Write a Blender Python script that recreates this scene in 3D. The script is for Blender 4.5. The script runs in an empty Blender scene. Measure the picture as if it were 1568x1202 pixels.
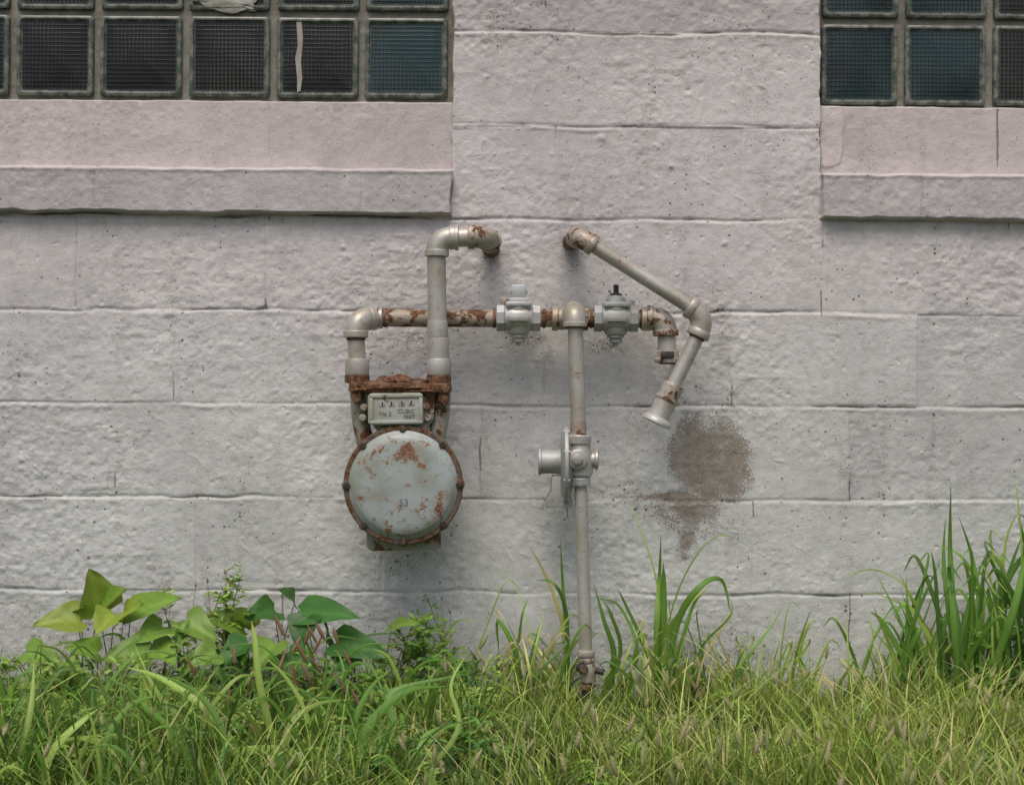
import bpy, bmesh, math, random
import numpy as np
from mathutils import Vector, Matrix
random.seed(7); rng=np.random.default_rng(11)
S=0.00142; D=3.4; HC=474*S; ROLL=math.radians(0.42)
RGT=Vector((math.cos(ROLL),0,math.sin(ROLL))); UPV=Vector((-math.sin(ROLL),0,math.cos(ROLL)))
CAM=Vector((0,-D,HC))
def U(px,py,d=0.0):
    k=S*(D-d)/D
    p=Vector((0,-d,HC))+RGT*((px-784)*k)+UPV*((601-py)*k)
    return p
def L(px,d=0.0): return px*S*(D-d)/D
scene=bpy.context.scene
col=scene.collection
# ------------------------------------------------------------ node helpers
def newmat(name):
    m=bpy.data.materials.new(name); m.use_nodes=True
    nt=m.node_tree; nt.nodes.clear()
    out=nt.nodes.new('ShaderNodeOutputMaterial')
    return m,nt,out
def N(nt,t,**kw):
    n=nt.nodes.new(t)
    for k,v in kw.items(): setattr(n,k,v)
    return n
def LK(nt,a,ao,b,bi): nt.links.new(a.outputs[ao],b.inputs[bi])
def mixc(nt,fac,a,b,mode='MIX'):
    n=nt.nodes.new('ShaderNodeMix'); n.data_type='RGBA'; n.blend_type=mode; n.clamp_factor=True
    for val,idx in ((fac,0),(a,6),(b,7)):
        if isinstance(val,tuple) and len(val)==2 and hasattr(val[0],'outputs'):
            nt.links.new(val[0].outputs[val[1]],n.inputs[idx])
        elif isinstance(val,(int,float)): n.inputs[idx].default_value=val
        else: n.inputs[idx].default_value=(*val,1)
    return (n,2)
def math_(nt,op,a,b=None,clamp=False):
    n=nt.nodes.new('ShaderNodeMath'); n.operation=op; n.use_clamp=clamp
    for i,v in enumerate((a,b)):
        if v is None: continue
        if isinstance(v,(int,float)): n.inputs[i].default_value=v
        else: nt.links.new(v[0].outputs[v[1]],n.inputs[i])
    return (n,0)
def smooth(nt,v,lo,hi,tmin=0.0,tmax=1.0):
    n=nt.nodes.new('ShaderNodeMapRange'); n.interpolation_type='SMOOTHSTEP'
    nt.links.new(v[0].outputs[v[1]],n.inputs[0])
    n.inputs[1].default_value=lo; n.inputs[2].default_value=hi; n.inputs[3].default_value=tmin; n.inputs[4].default_value=tmax
    return (n,0)
def noise(nt,scale,detail=4,rough=0.6,vec=None,dist=0.0):
    n=N(nt,'ShaderNodeTexNoise'); n.inputs['Scale'].default_value=scale; n.inputs['Detail'].default_value=detail
    n.inputs['Roughness'].default_value=rough; n.inputs['Distortion'].default_value=dist
    if vec: nt.links.new(vec[0].outputs[vec[1]],n.inputs['Vector'])
    return (n,0)
def setin(nt,node,name,v):
    if isinstance(v,tuple) and hasattr(v[0],'outputs'): nt.links.new(v[0].outputs[v[1]],node.inputs[name])
    elif isinstance(v,tuple): node.inputs[name].default_value=(*v,1)
    else: node.inputs[name].default_value=v
def coords(nt):
    n=nt.nodes.new('ShaderNodeTexCoord'); return (n,3)

def rust_paint(name,base,amount=0.5,rough=0.45,metal=0.0,blotches=(),scale=30,rustcol=((0.055,0.024,0.014),(0.21,0.095,0.045))):
    """painted iron with rust showing through; amount 0..1"""
    m,nt,out=newmat(name); co=coords(nt)
    b=N(nt,'ShaderNodeBsdfPrincipled')
    n1=noise(nt,scale,5,0.65,co,0.3); n2=noise(nt,scale*5,3,0.6,co); n3=noise(nt,scale*0.35,3,0.5,co)
    dirt=smooth(nt,n3,0.35,0.7)
    paint=mixc(nt,dirt,base,tuple(c*f for c,f in zip(base,(0.74,0.70,0.61))))
    speck=smooth(nt,n2,0.58,0.70)
    paint=mixc(nt,math_(nt,'MULTIPLY',speck,0.5),paint,tuple(c*0.4 for c in base))
    lo=0.78-0.42*amount
    src=n1
    if blotches:
        tot=None
        for (p,r,st) in blotches:
            vd=nt.nodes.new('ShaderNodeVectorMath'); vd.operation='DISTANCE'
            nt.links.new(co[0].outputs[co[1]],vd.inputs[0]); vd.inputs[1].default_value=p
            f=smooth(nt,(vd,1),0.0,r,st,0.0)
            tot=f if tot is None else math_(nt,'MAXIMUM',tot,f)
        src=math_(nt,'ADD',math_(nt,'ADD',n1,math_(nt,'MULTIPLY',math_(nt,'SUBTRACT',n2,0.5),0.45)),tot)
    rm=smooth(nt,src,lo,lo+0.05)
    halo=smooth(nt,src,lo-0.12,lo+0.03)
    rc=mixc(nt,smooth(nt,n2,0.35,0.65),rustcol[0],rustcol[1])
    paint=mixc(nt,math_(nt,'MULTIPLY',halo,0.45),paint,(0.30,0.20,0.12))
    c=mixc(nt,rm,paint,rc)
    setin(nt,b,'Base Color',c)
    setin(nt,b,'Roughness',smooth(nt,rm,0,1,rough,0.9))
    setin(nt,b,'Metallic',smooth(nt,rm,0,1,metal,0.0))
    bp=N(nt,'ShaderNodeBump'); bp.inputs['Strength'].default_value=0.6; bp.inputs['Distance'].default_value=0.0015
    h=math_(nt,'ADD',math_(nt,'MULTIPLY',n1,0.5),math_(nt,'MULTIPLY',n2,math_(nt,'ADD',math_(nt,'MULTIPLY',rm,0.9),0.3)))
    nt.links.new(h[0].outputs[0],bp.inputs['Height']); LK(nt,bp,0,b,'Normal'); LK(nt,b,0,out,0)
    return m
M_pipe=rust_paint('pipe_paint',(0.52,0.50,0.47),0.27,0.42,0.30)
M_pipe_r=rust_paint('pipe_paint_rusty',(0.46,0.43,0.39),0.56,0.48,0.25,scale=42)
M_pipe_h=rust_paint('pipe_paint_very_rusty',(0.42,0.37,0.32),0.69,0.6,0.15,scale=34)
M_alu=rust_paint('aluminium_paint',(0.55,0.56,0.575),0.18,0.40,0.35)
M_cast=rust_paint('cast_grey_paint',(0.43,0.45,0.45),0.18,0.5,0.2)
M_rust=rust_paint('rusted_iron',(0.16,0.09,0.06),0.9,0.9)
M_body=rust_paint('meter_body_paint',(0.36,0.37,0.34),0.58,0.55,scale=18)
M_label=rust_paint('meter_index_paint',(0.45,0.47,0.43),0.30,0.5)
M_dark=rust_paint('dark_iron',(0.04,0.036,0.032),0.35,0.6)
M_flange=rust_paint('meter_flange_paint',(0.09,0.075,0.065),0.66,0.75,scale=40)

# ------------------------------------------------------------ mesh helpers
def mkobj(name,verts,faces,mat=None,parent=None,loc=Vector((0,0,0)),smooth_ang=35):
    me=bpy.data.meshes.new(name)
    V=[tuple(Vector(v)-loc) for v in verts]
    me.from_pydata(V,[],faces); me.update()
    bm=bmesh.new(); bm.from_mesh(me); bmesh.ops.recalc_face_normals(bm,faces=bm.faces); bm.to_mesh(me); bm.free()
    if smooth_ang: me.shade_smooth(); me.set_sharp_from_angle(angle=math.radians(smooth_ang))
    o=bpy.data.objects.new(name,me); col.objects.link(o)
    if mat: me.materials.append(mat)
    if parent: o.parent=parent
    else: o.location=loc
    return o
class Grp:
    def __init__(s,name,loc):
        s.e=bpy.data.objects.new(name,None); s.e.empty_display_size=0.05; s.e.location=loc; col.objects.link(s.e); s.loc=Vector(loc)
    def add(s,name,vf,mat,ang=35):
        return mkobj(name,vf[0],vf[1],mat,s.e,s.loc,ang)
def frame(d):
    d=d.normalized(); a=Vector((0,0,1)) if abs(d.z)<0.9 else Vector((0,1,0))
    x=d.cross(a).normalized(); y=d.cross(x).normalized(); return x,y
def sweep(pts,rads,seg=28,rot=0.0):
    V=[];F=[]; n=len(pts); pts=[Vector(p) for p in pts]
    x=None
    for i,p in enumerate(pts):
        a=pts[max(0,i-1)]; b=pts[min(n-1,i+1)]
        d=(b-a)
        if d.length<1e-9: d=Vector((0,0,1))
        d.normalize()
        if x is None: x,y=frame(d)
        else:
            x=(x-d*x.dot(d)).normalized(); y=d.cross(x)
        for k in range(seg):
            t=2*math.pi*k/seg+rot
            V.append(p+(x*math.cos(t)+y*math.sin(t))*rads[i])
    for i in range(n-1):
        for k in range(seg):
            F.append((i*seg+k,i*seg+(k+1)%seg,(i+1)*seg+(k+1)%seg,(i+1)*seg+k))
    F.append(tuple(range(seg))); F.append(tuple((n-1)*seg+k for k in range(seg)))
    return V,F
def lathe(p,d,prof,seg=32,rot=0.0):
    p=Vector(p); d=Vector(d).normalized(); x,y=frame(d)
    V=[];F=[]
    for (t,r) in prof:
        for k in range(seg):
            a=2*math.pi*k/seg+rot
            V.append(p+d*t+(x*math.cos(a)+y*math.sin(a))*r)
    for i in range(len(prof)-1):
        for k in range(seg): F.append((i*seg+k,i*seg+(k+1)%seg,(i+1)*seg+(k+1)%seg,(i+1)*seg+k))
    F.append(tuple(range(seg))); F.append(tuple((len(prof)-1)*seg+k for k in range(seg)))
    return V,F
def join(*vfs):
    V=[];F=[]
    for v,f in vfs:
        o=len(V); V+=list(v); F+=[tuple(i+o for i in q) for q in f]
    return V,F
def pipe(a,b,r):
    a=Vector(a);b=Vector(b); n=6
    return sweep([a.lerp(b,i/n) for i in range(n+1)],[r*(1+random.uniform(-.008,.008)) for _ in range(n+1)])
def collar(p,d,r,h,lip=1.0):
    return lathe(Vector(p)-Vector(d).normalized()*h/2,d,[(0,r*0.9),(h*.02,r),(h*.12,r*1.05*lip),(h*.5,r*1.06*lip),(h*.88,r*1.05*lip),(h*.98,r),(h,r*0.9)])
def elbow(c,da,db,r,l):
    c=Vector(c);da=Vector(da).normalized();db=Vector(db).normalized()
    A=c+da*l;B=c+db*l; n=14
    pts=[];rad=[]
    for i in range(n+1):
        t=i/n
        c1=c+da*l*0.25; c2=c+db*l*0.25
        q=A*(1-t)**3+c1*3*t*(1-t)**2+c2*3*t*t*(1-t)+B*t**3
        pts.append(q); rad.append(r*(1.0+0.03*math.sin(t*math.pi)))
    b=sweep(pts,rad)
    h=l*0.36
    k1=collar(A-da*h*0.5,da,r*1.06,h); k2=collar(B-db*h*0.5,db,r*1.06,h)
    return join(b,k1,k2)
def bevbox(lo,hi,bev=0.002,seg=2):
    bm=bmesh.new(); bmesh.ops.create_cube(bm,size=1.0)
    lo=Vector(lo);hi=Vector(hi); c=(lo+hi)/2; s=hi-lo
    for v in bm.verts: v.co=Vector((v.co.x*abs(s.x),v.co.y*abs(s.y),v.co.z*abs(s.z)))+c
    if bev>0: bmesh.ops.bevel(bm,geom=list(bm.edges),offset=bev,segments=seg,affect='EDGES',profile=0.5)
    bm.verts.ensure_lookup_table(); bm.verts.index_update()
    V=[v.co.copy() for v in bm.verts]; F=[tuple(v.index for v in f.verts) for f in bm.faces]; bm.free(); return V,F
def extr(pxpoly,d0,d1,bev=0.002):
    dm=(d0+d1)/2
    P=[U(a,b,dm) for a,b in pxpoly]; bm=bmesh.new()
    a=[bm.verts.new((p.x,-d0,p.z)) for p in P]; b=[bm.verts.new((p.x,-d1,p.z)) for p in P]
    n=len(P); bm.faces.new(a); bm.faces.new(b[::-1])
    for i in range(n): bm.faces.new((a[i],b[i],b[(i+1)%n],a[(i+1)%n]))
    bmesh.ops.recalc_face_normals(bm,faces=bm.faces)
    if bev>0: bmesh.ops.bevel(bm,geom=list(bm.edges),offset=bev,segments=2,affect='EDGES',profile=0.5)
    bm.verts.index_update(); V=[v.co.copy() for v in bm.verts]; F=[tuple(v.index for v in f.verts) for f in bm.faces]; bm.free(); return V,F

# ------------------------------------------------------------ numpy noise
def vnoise(X,Z,sx,sz,seed):
    r=np.random.default_rng(seed).random((257,257)).astype(np.float32)
    a=seed*1.7; ca,sa=math.cos(a),math.sin(a)
    if abs(sx-sz)<1e-6: X,Z=X*ca-Z*sa,X*sa+Z*ca
    x=X*sx+seed*1.37; z=Z*sz+seed*2.11
    ix=np.floor(x).astype(np.int64); iz=np.floor(z).astype(np.int64)
    fx=(x-ix).astype(np.float32); fz=(z-iz).astype(np.float32)
    fx=fx*fx*(3-2*fx); fz=fz*fz*(3-2*fz)
    i0=ix%256; i1=(ix+1)%256; j0=iz%256; j1=(iz+1)%256
    return (r[i0,j0]*(1-fx)*(1-fz)+r[i1,j0]*fx*(1-fz)+r[i0,j1]*(1-fx)*fz+r[i1,j1]*fx*fz)-0.5
def fbm(X,Z,sx,sz,seed,o=3):
    t=0;a=1.0
    for k in range(o):
        t=t+a*vnoise(X,Z,sx*2**k,sz*2**k,seed+k*17); a*=0.5
    return t
def sst(x,a,b):
    t=np.clip((x-a)/(b-a),0,1); return t*t*(3-2*t)

# ------------------------------------------------------------ WALL
xs=np.concatenate([np.arange(-5,-1.2,0.025),np.arange(-1.2,1.2,0.0021),np.arange(1.2,5.0,0.025)])
zs=np.concatenate([np.arange(-0.12,0.06,0.012),np.arange(0.06,1.56,0.0021),np.arange(1.56,3.2,0.025)])
X,Z=np.meshgrid(xs,zs)
wx=X+fbm(X,Z,12,12,3,3)*0.005; wz=Z+fbm(X,Z,9,14,5,3)*0.0075+fbm(X,Z,1.6,1.6,6,2)*0.007
def zx(y,x=784): return U(x,y).z
def xx(x,y=601): return U(x,y).x
rows=[zx(50),zx(193),zx(336),zx(478),zx(620),zx(763),zx(906)]
pit=(rows[0]-rows[-1])/6
rows=[rows[0]+pit*k for k in range(8,0,-1)]+rows+[rows[-1]-pit*k for k in (1,2)]
jx={7:[830,1121],8:[972],9:[848,1133],10:[115,405,690,972,1258],11:[265,545,832,1119,1403],12:[165,450,737,1018,1302],13:[20,300,585,868,1152,1438],14:[150,435,733,1015,1300]}
h=np.zeros_like(X); joint=np.zeros_like(X); blk=np.zeros_like(X); lipc=np.zeros_like(X)
for r in rows:
    d=wz-r
    m2=np.clip(0.5+2.2*(fbm(X,Z+r*3,6,2,31,3)+0.05),0.10,1.15)
    m3=np.clip(0.45+2.6*(fbm(X,Z+r*3,11,3,37,3)),0.05,1.1)
    lw=0.004+0.005*np.clip(fbm(X,Z+r,9,2,33,3)+.4,0,1)
    g=np.exp(-(np.abs(d)/0.0036)**2); lip=np.exp(-((d+0.0075)/lw)**2)
    h+=-0.0019*g*(.3+m2)+0.0015*lip*m3; joint=np.maximum(joint,g*m2); lipc=np.maximum(lipc,lip*m3)
for k in range(len(rows)-1):
    top,bot=rows[k],rows[k+1]
    mask=(Z<=top)&(Z>bot)
    js=jx.get(k, [848,1133] if k%2==1 else [972,1258])
    base=[xx(j) for j in js]
    allj=set(round(b,4) for b in base)
    b0=base[0]; bN=base[-1]
    for q in range(1,14): allj.add(round(b0-q*0.4065,4)); allj.add(round(bN+q*0.4065,4))
    allj=sorted(allj)
    jm=np.zeros_like(X[mask]); jl=np.zeros_like(X[mask]); WX=wx[mask]
    for b in allj: jm=np.maximum(jm,np.exp(-((WX-b)/0.0028)**2)); jl=np.maximum(jl,np.exp(-((WX-b-0.006)/0.006)**2))
    bi=np.searchsorted(np.array(allj),X[mask])
    rr=np.random.default_rng(100+k).normal(0,1,80)
    mm=np.clip(0.38+2.2*fbm(X[mask],Z[mask],7,5,41+k,3),0.08,1.15)
    h[mask]+=-0.0014*jm*mm+0.0012*jl*np.clip(mm+.2,0,1)+rr[bi%80]*0.0008
    joint[mask]=np.maximum(joint[mask],jm*mm*0.9); blk[mask]=rr[bi%80]
h+=fbm(X,Z,13,13,51,3)*0.0018
gr=np.clip(fbm(X,Z,3.5,3.5,71,3)+0.35,0,1)
gran=fbm(X,Z,95,95,61,2)*0.0013*(0.5+1.5*gr)+fbm(X,Z,38,46,67,2)*0.0014*(0.4+1.3*gr)
h+=gran
sm=fbm(X,Z,11,48,81,3); h+=np.clip(sm-0.25,0,1)*0.0050*gr
def stamp(arr,cx,cz,rx,rz,s):
    i0,i1=np.searchsorted(xs,[cx-3*rx,cx+3*rx]); j0,j1=np.searchsorted(zs,[cz-3*rz,cz+3*rz])
    if i1<=i0 or j1<=j0: return
    arr[j0:j1,i0:i1]+=s*np.exp(-(((X[j0:j1,i0:i1]-cx)/rx)**2+((Z[j0:j1,i0:i1]-cz)/rz)**2))
for _ in range(1100):
    r=rng.uniform(0.0020,0.0050); stamp(h,rng.uniform(-1.15,1.15),rng.uniform(0,1.5),r,r*rng.uniform(.6,1.1),rng.choice([1,-1,-1])*0.0015)
for _ in range(80):
    cx=rng.uniform(-1.15,1.15); cz=rng.uniform(0.1,1.45); ln=rng.uniform(.008,.025); a=rng.choice([rng.normal(-.5,.3),rng.normal(1.5,.2)])
    for t in np.linspace(-1,1,12): stamp(h,cx+math.cos(a)*t*ln,cz+math.sin(a)*t*ln,.0028,.0028,0.0007*(1-abs(t)*.6))
for (px,py,r) in [(922,212,.008),(1028,255,.006),(955,832,.005),(525,378,.006),(640,412,.005),(1110,372,.006),(400,467,.012),(872,330,.014),(945,95,.01)]:
    p=U(px,py); stamp(h,p.x,p.z,r,r,.0030)
ex=fbm(X,Z,22,22,131,3)*0.006; ez=fbm(X,Z,18,30,137,3)*0.0050
def step(v,e,w=0.0022): return sst(v,e-w,e+w)
XL=xx(692,200); XR=xx(1257,200)
zsb=zx(330); zst=zx(262); zw=zx(155)
inL=1-step(X+ex,XL); inR=step(X+ex,XR)
side=np.maximum(inL,inR)
zoff=np.where(X>0.3,-2*S,0)+0*X
infill=side*step(Z+ez*0.6,zst+zoff)
sill=side*step(Z+ez,zsb+zoff)*(1-step(Z+ez*0.8,zst+zoff,0.004))
ztop=zw+0.197*4+0.01
win=side*step(Z+ez*0.4,zw+zoff)*(1-step(Z,ztop))
win=win*(1-step(np.abs(X),3.1))
infill=infill*(1-step(Z,ztop))*(1-step(np.abs(X),3.1))
tex=fbm(X,Z,14,14,51,3)*0.0016+gran*.8
ij=np.zeros_like(X)
for j in (130,415,1530,-155,1815): ij=np.maximum(ij,np.exp(-((wx-xx(j,200))/0.003)**2))
sj=np.zeros_like(X)
for j in (555,1410,150): sj=np.maximum(sj,np.exp(-((wx-xx(j,300))/0.003)**2))
hin=-0.014+tex*0.7-0.0018*ij; hs=0.026+tex*1.0-0.002*sj+0.0015*np.exp(-((Z+ez*0.8-zst-zoff+.006)/.004)**2)
pp=U(1275,200); pr=1-np.sqrt(((X-pp.x)/0.036)**2+((Z-pp.z)/0.085)**2)+fbm(X,Z,12,12,151,3)*0.5
patch=sst(pr,0.0,0.10)*(X>XR)
hin=hin+0.003*patch
hw=-0.038+tex*0.5
H=h*(1-np.maximum(infill,sill))+hin*infill
H=H*(1-sill)+hs*sill
H=H*(1-win)+hw*win
plain=1-np.maximum(infill,sill)
jj=joint*plain+ij*infill*0.7*np.where(X>0.9,1.3,.6)+sj*sill*0.5
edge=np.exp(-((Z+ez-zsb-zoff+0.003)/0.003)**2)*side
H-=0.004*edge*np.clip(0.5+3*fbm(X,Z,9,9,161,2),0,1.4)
edgex=(np.exp(-((X+ex-XL)/0.0028)**2)+np.exp(-((X+ex-XR)/0.0028)**2))*(Z>zsb)
H-=0.004*edgex*np.clip(0.6+3*fbm(X,Z,9,15,163,2),0,1.4)
def blob(px,py,rx,ry,seed=0,amp=0.6,sc=22):
    p=U(px,py); return 1-np.sqrt(((X-p.x)/(rx*S))**2+((Z-p.z)/(ry*S))**2)+amp*fbm(X,Z,sc,sc,171+seed,4)
bare=np.maximum(np.maximum(blob(1080,700,76,72,0,.55),blob(1060,788,50,40,3,.8)),blob(1105,700,52,64,5,.55))
bare=np.maximum(bare,blob(1015,762,72,11,6,.7)-.05)
bare=np.maximum(bare,blob(1050,825,30,50,8,.9)-.42)
xe=xx(1022,700); bare=bare-1.3*sst(xe-X+fbm(X,Z,60,60,181,2)*0.006,-0.001,0.02)*(Z>zx(752))
bare=np.maximum(bare,blob(1035,570,26,60,9,.9)-0.5)
dirt=np.zeros_like(X)
for b in [(800,520,60,26,.85),(925,528,55,22,.75),(640,520,90,45,.55),(1030,600,60,45,.6),(755,395,30,26,.7),(872,398,26,24,.7),(1010,765,90,30,.6),(840,545,20,40,.7),(625,860,90,50,.5),(560,440,60,30,.35),(835,770,40,30,.35),(1300,930,16,80,.7),(740,700,40,90,.4),(900,480,150,40,.5),(1000,660,80,70,.4),(940,455,60,40,.4),(1080,800,90,70,.5),(400,335,90,10,.6),(180,740,12,50,.4),(1120,600,14,40,.5),(1300,730,12,50,.5)]:
    dirt=np.maximum(dirt,np.clip(blob(b[0],b[1],b[2],b[3],int(b[0])%7,.5),0,1)*b[4])
low=sst(Z,0.26,-0.02); dirt=np.maximum(dirt,low*(0.55+fbm(X,Z,8,8,191,3)))
strk=np.clip(fbm(X,Z,26,3.2,195,3)-.12,0,1)*(.5+.9*gr); dirt=np.maximum(dirt,strk*.8)
dirt=np.clip(dirt,0,1)
crack=np.clip(jj*1.15-0.62+fbm(X,Z,14,14,201,3)*1.4,0,1)
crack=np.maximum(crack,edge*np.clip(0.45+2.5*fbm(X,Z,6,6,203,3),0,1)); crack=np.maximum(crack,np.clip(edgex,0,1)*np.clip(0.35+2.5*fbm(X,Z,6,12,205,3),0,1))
p=U(1530,215); crack=np.maximum(crack,1.2*np.exp(-((wx-p.x)/.0022)**2)*(Z>zx(240))*(Z<zx(160)))
for (a,b2,y0,y1) in [(1302,1302,730,765),(1152,1152,765,790),(1258,1258,440,480),(175,178,725,750),(1120,1120,585,618),(1300,1298,905,985),(405,405,460,475)]:
    p=U(a,(y0+y1)/2); crack=np.maximum(crack,0.95*np.exp(-((wx-p.x)/.0022)**2)*(Z<zx(y0))*(Z>zx(y1)))
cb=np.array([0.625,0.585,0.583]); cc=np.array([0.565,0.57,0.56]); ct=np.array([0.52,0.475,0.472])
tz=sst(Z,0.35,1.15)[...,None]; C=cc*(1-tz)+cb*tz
t2=sst(Z,1.15,1.6)[...,None]; C=C*(1-t2)+ct*t2  # upper band darker and pinker: soft shade near the top put into the colour
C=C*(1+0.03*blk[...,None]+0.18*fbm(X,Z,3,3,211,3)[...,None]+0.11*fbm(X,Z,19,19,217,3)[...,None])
C=C*(1+0.05*(lipc*plain)[...,None])*(1-0.10*np.clip(joint*plain,0,1)[...,None])  # lips tinted brighter, a painted catch of light on upward edges; joints darker
pk=np.array([0.56,0.495,0.495]); C=C*(1-infill[...,None])+pk*infill[...,None]*(1+0.15*fbm(X,Z,5,5,213,3)[...,None]+0.08*fbm(X,Z,19,19,217,3)[...,None])
C=C*(1-sill[...,None]*0.20)
C=C*(1+0.14*(patch*infill)[...,None])
wm=np.array([0.20,0.19,0.15]); C=C*(1-win[...,None])+wm*win[...,None]*(1+0.5*fbm(X,Z,40,40,215,3)[...,None])
nz,nx=X.shape
co=np.empty((nz*nx,3),np.float32); co[:,0]=X.ravel(); co[:,1]=-H.ravel(); co[:,2]=Z.ravel()
idx=np.arange(nz*nx).reshape(nz,nx)
q=np.stack([idx[:-1,:-1],idx[:-1,1:],idx[1:,1:],idx[1:,:-1]],-1).reshape(-1,4).astype(np.int32)
def fastmesh(name,co,q,cols=None,extra=None,smooth=True):
    me=bpy.data.meshes.new(name); me.vertices.add(len(co)); me.vertices.foreach_set('co',np.ascontiguousarray(co,dtype=np.float32).ravel())
    n=len(q); k=q.shape[1]
    me.loops.add(n*k); me.loops.foreach_set('vertex_index',q.ravel().astype(np.int32))
    me.polygons.add(n); me.polygons.foreach_set('loop_start',np.arange(0,n*k,k,dtype=np.int32))
    try: me.polygons.foreach_set('loop_total',np.full(n,k,dtype=np.int32))
    except Exception: pass
    me.polygons.foreach_set('use_smooth',np.full(n,smooth,dtype=bool))
    me.update(calc_edges=True)
    if cols is not None:
        a=me.attributes.new('col','FLOAT_COLOR','POINT'); c4=np.ones((len(co),4),np.float32); c4[:,:3]=cols; a.data.foreach_set('color',c4.ravel())
    for k2,v in (extra or {}).items():
        a=me.attributes.new(k2,'FLOAT','POINT'); a.data.foreach_set('value',v.astype(np.float32).ravel())
    return me
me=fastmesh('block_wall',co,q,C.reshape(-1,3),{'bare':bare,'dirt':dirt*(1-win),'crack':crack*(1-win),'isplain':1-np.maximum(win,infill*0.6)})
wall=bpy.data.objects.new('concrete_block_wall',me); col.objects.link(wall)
def attr(nt,name,out=2):
    n=nt.nodes.new('ShaderNodeAttribute'); n.attribute_name=name; return (n,out)
m,nt,out=newmat('painted_block'); cw=coords(nt)
b=N(nt,'ShaderNodeBsdfPrincipled'); b.inputs['Roughness'].default_value=0.6; b.inputs['Specular IOR Level'].default_value=0.35
n1=noise(nt,260,3,0.65,cw); n2=noise(nt,45,4,0.6,cw); n3=noise(nt,6,2,0.5,cw)
vor=N(nt,'ShaderNodeTexVoronoi'); vor.inputs['Scale'].default_value=85; LK(nt,cw[0],3,vor,'Vector')
sepc=N(nt,'ShaderNodeSeparateColor'); LK(nt,vor,'Color',sepc,0)
size=smooth(nt,(sepc,0),0.60,1.0,0.0,0.22)
dens=math_(nt,'ADD',smooth(nt,n3,0.35,0.70,0.35,1.15),attr(nt,'dirt'))
prad=math_(nt,'MULTIPLY',size,dens)
pitm=math_(nt,'MULTIPLY',math_(nt,'LESS_THAN',math_(nt,'ADD',(vor,0),math_(nt,'MULTIPLY',math_(nt,'SUBTRACT',n1,0.5),0.12)),prad),attr(nt,'isplain'))
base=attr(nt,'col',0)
c=mixc(nt,smooth(nt,n2,0.40,0.7,0.0,0.20),base,(0.30,0.28,0.26))
c=mixc(nt,smooth(nt,n1,0.5,0.8,0.0,0.30),c,(0.78,0.76,0.74))
dm=math_(nt,'MULTIPLY',attr(nt,'dirt'),smooth(nt,n2,0.38,0.62,0.25,1.0))
c=mixc(nt,math_(nt,'MULTIPLY',dm,0.55),c,(0.20,0.18,0.155))
dsp=smooth(nt,math_(nt,'ADD',n1,math_(nt,'MULTIPLY',attr(nt,'dirt'),0.17)),0.65,0.69)
c=mixc(nt,math_(nt,'MULTIPLY',dsp,0.75),c,(0.08,0.065,0.055))
bsrc=math_(nt,'ADD',attr(nt,'bare'),math_(nt,'MULTIPLY',math_(nt,'SUBTRACT',n1,0.5),1.7))
bm_=smooth(nt,bsrc,0.06,0.30)
bc=mixc(nt,smooth(nt,n2,0.35,0.65),(0.22,0.185,0.15),(0.31,0.27,0.23))
bc=mixc(nt,smooth(nt,n1,0.52,0.68,0,0.6),bc,(0.46,0.42,0.38))
bc=mixc(nt,smooth(nt,n1,0.36,0.46,0.7,0),bc,(0.14,0.11,0.085))
c=mixc(nt,math_(nt,'MULTIPLY',bm_,.95),c,bc)
c=mixc(nt,math_(nt,'MULTIPLY',math_(nt,'MULTIPLY',pitm,0.8),math_(nt,'SUBTRACT',1.0,bm_)),c,(0.07,0.058,0.05))
ck=smooth(nt,math_(nt,'ADD',attr(nt,'crack'),math_(nt,'MULTIPLY',math_(nt,'SUBTRACT',n2,0.5),0.6)),0.35,0.75)
c=mixc(nt,math_(nt,'MULTIPLY',ck,0.72),c,(0.10,0.085,0.07))
setin(nt,b,'Base Color',c)
bp=N(nt,'ShaderNodeBump'); bp.inputs['Strength'].default_value=0.75; bp.inputs['Distance'].default_value=0.0015
hh=math_(nt,'ADD',math_(nt,'MULTIPLY',n1,1.0),math_(nt,'MULTIPLY',n2,0.8))
hh=math_(nt,'SUBTRACT',hh,math_(nt,'MULTIPLY',pitm,1.0)); hh=math_(nt,'SUBTRACT',hh,math_(nt,'MULTIPLY',bm_,0.8))
nt.links.new(hh[0].outputs[0],bp.inputs['Height']); LK(nt,bp,0,b,'Normal'); LK(nt,b,0,out,0)
me.materials.append(m)

# ------------------------------------------------------------ GLASS BLOCK WINDOWS
mg,nt,out=newmat('glass_block'); cg=coords(nt)
b=N(nt,'ShaderNodeBsdfPrincipled'); b.inputs['Specular IOR Level'].default_value=0.4
sx=N(nt,'ShaderNodeSeparateXYZ'); LK(nt,cg[0],3,sx,0)
nw=noise(nt,25,3,0.5,cg)
def rib(axis,period,ph=0.0):
    v=math_(nt,'ADD',(sx,axis),math_(nt,'MULTIPLY',nw,0.0035))
    return math_(nt,'SINE',math_(nt,'MULTIPLY',v,2*math.pi/period))
rx=smooth(nt,rib(0,0.0085),-0.2,0.9); rz=smooth(nt,rib(2,0.0095),0.1,1.0)
tint=attr(nt,'col',0); inner=attr(nt,'inner')
nlo=noise(nt,9,3,0.6,cg)
dark=mixc(nt,math_(nt,'MULTIPLY',rx,smooth(nt,nlo,0.38,0.62,0.0,0.65)),tint,(0.075,0.075,0.062),'MIX')
dark=mixc(nt,math_(nt,'MULTIPLY',rz,0.30),dark,(0.006,0.009,0.008))
dark=mixc(nt,smooth(nt,noise(nt,5,2,0.5,cg),0.4,0.65,0,0.6),dark,(0.004,0.006,0.005))
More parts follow.
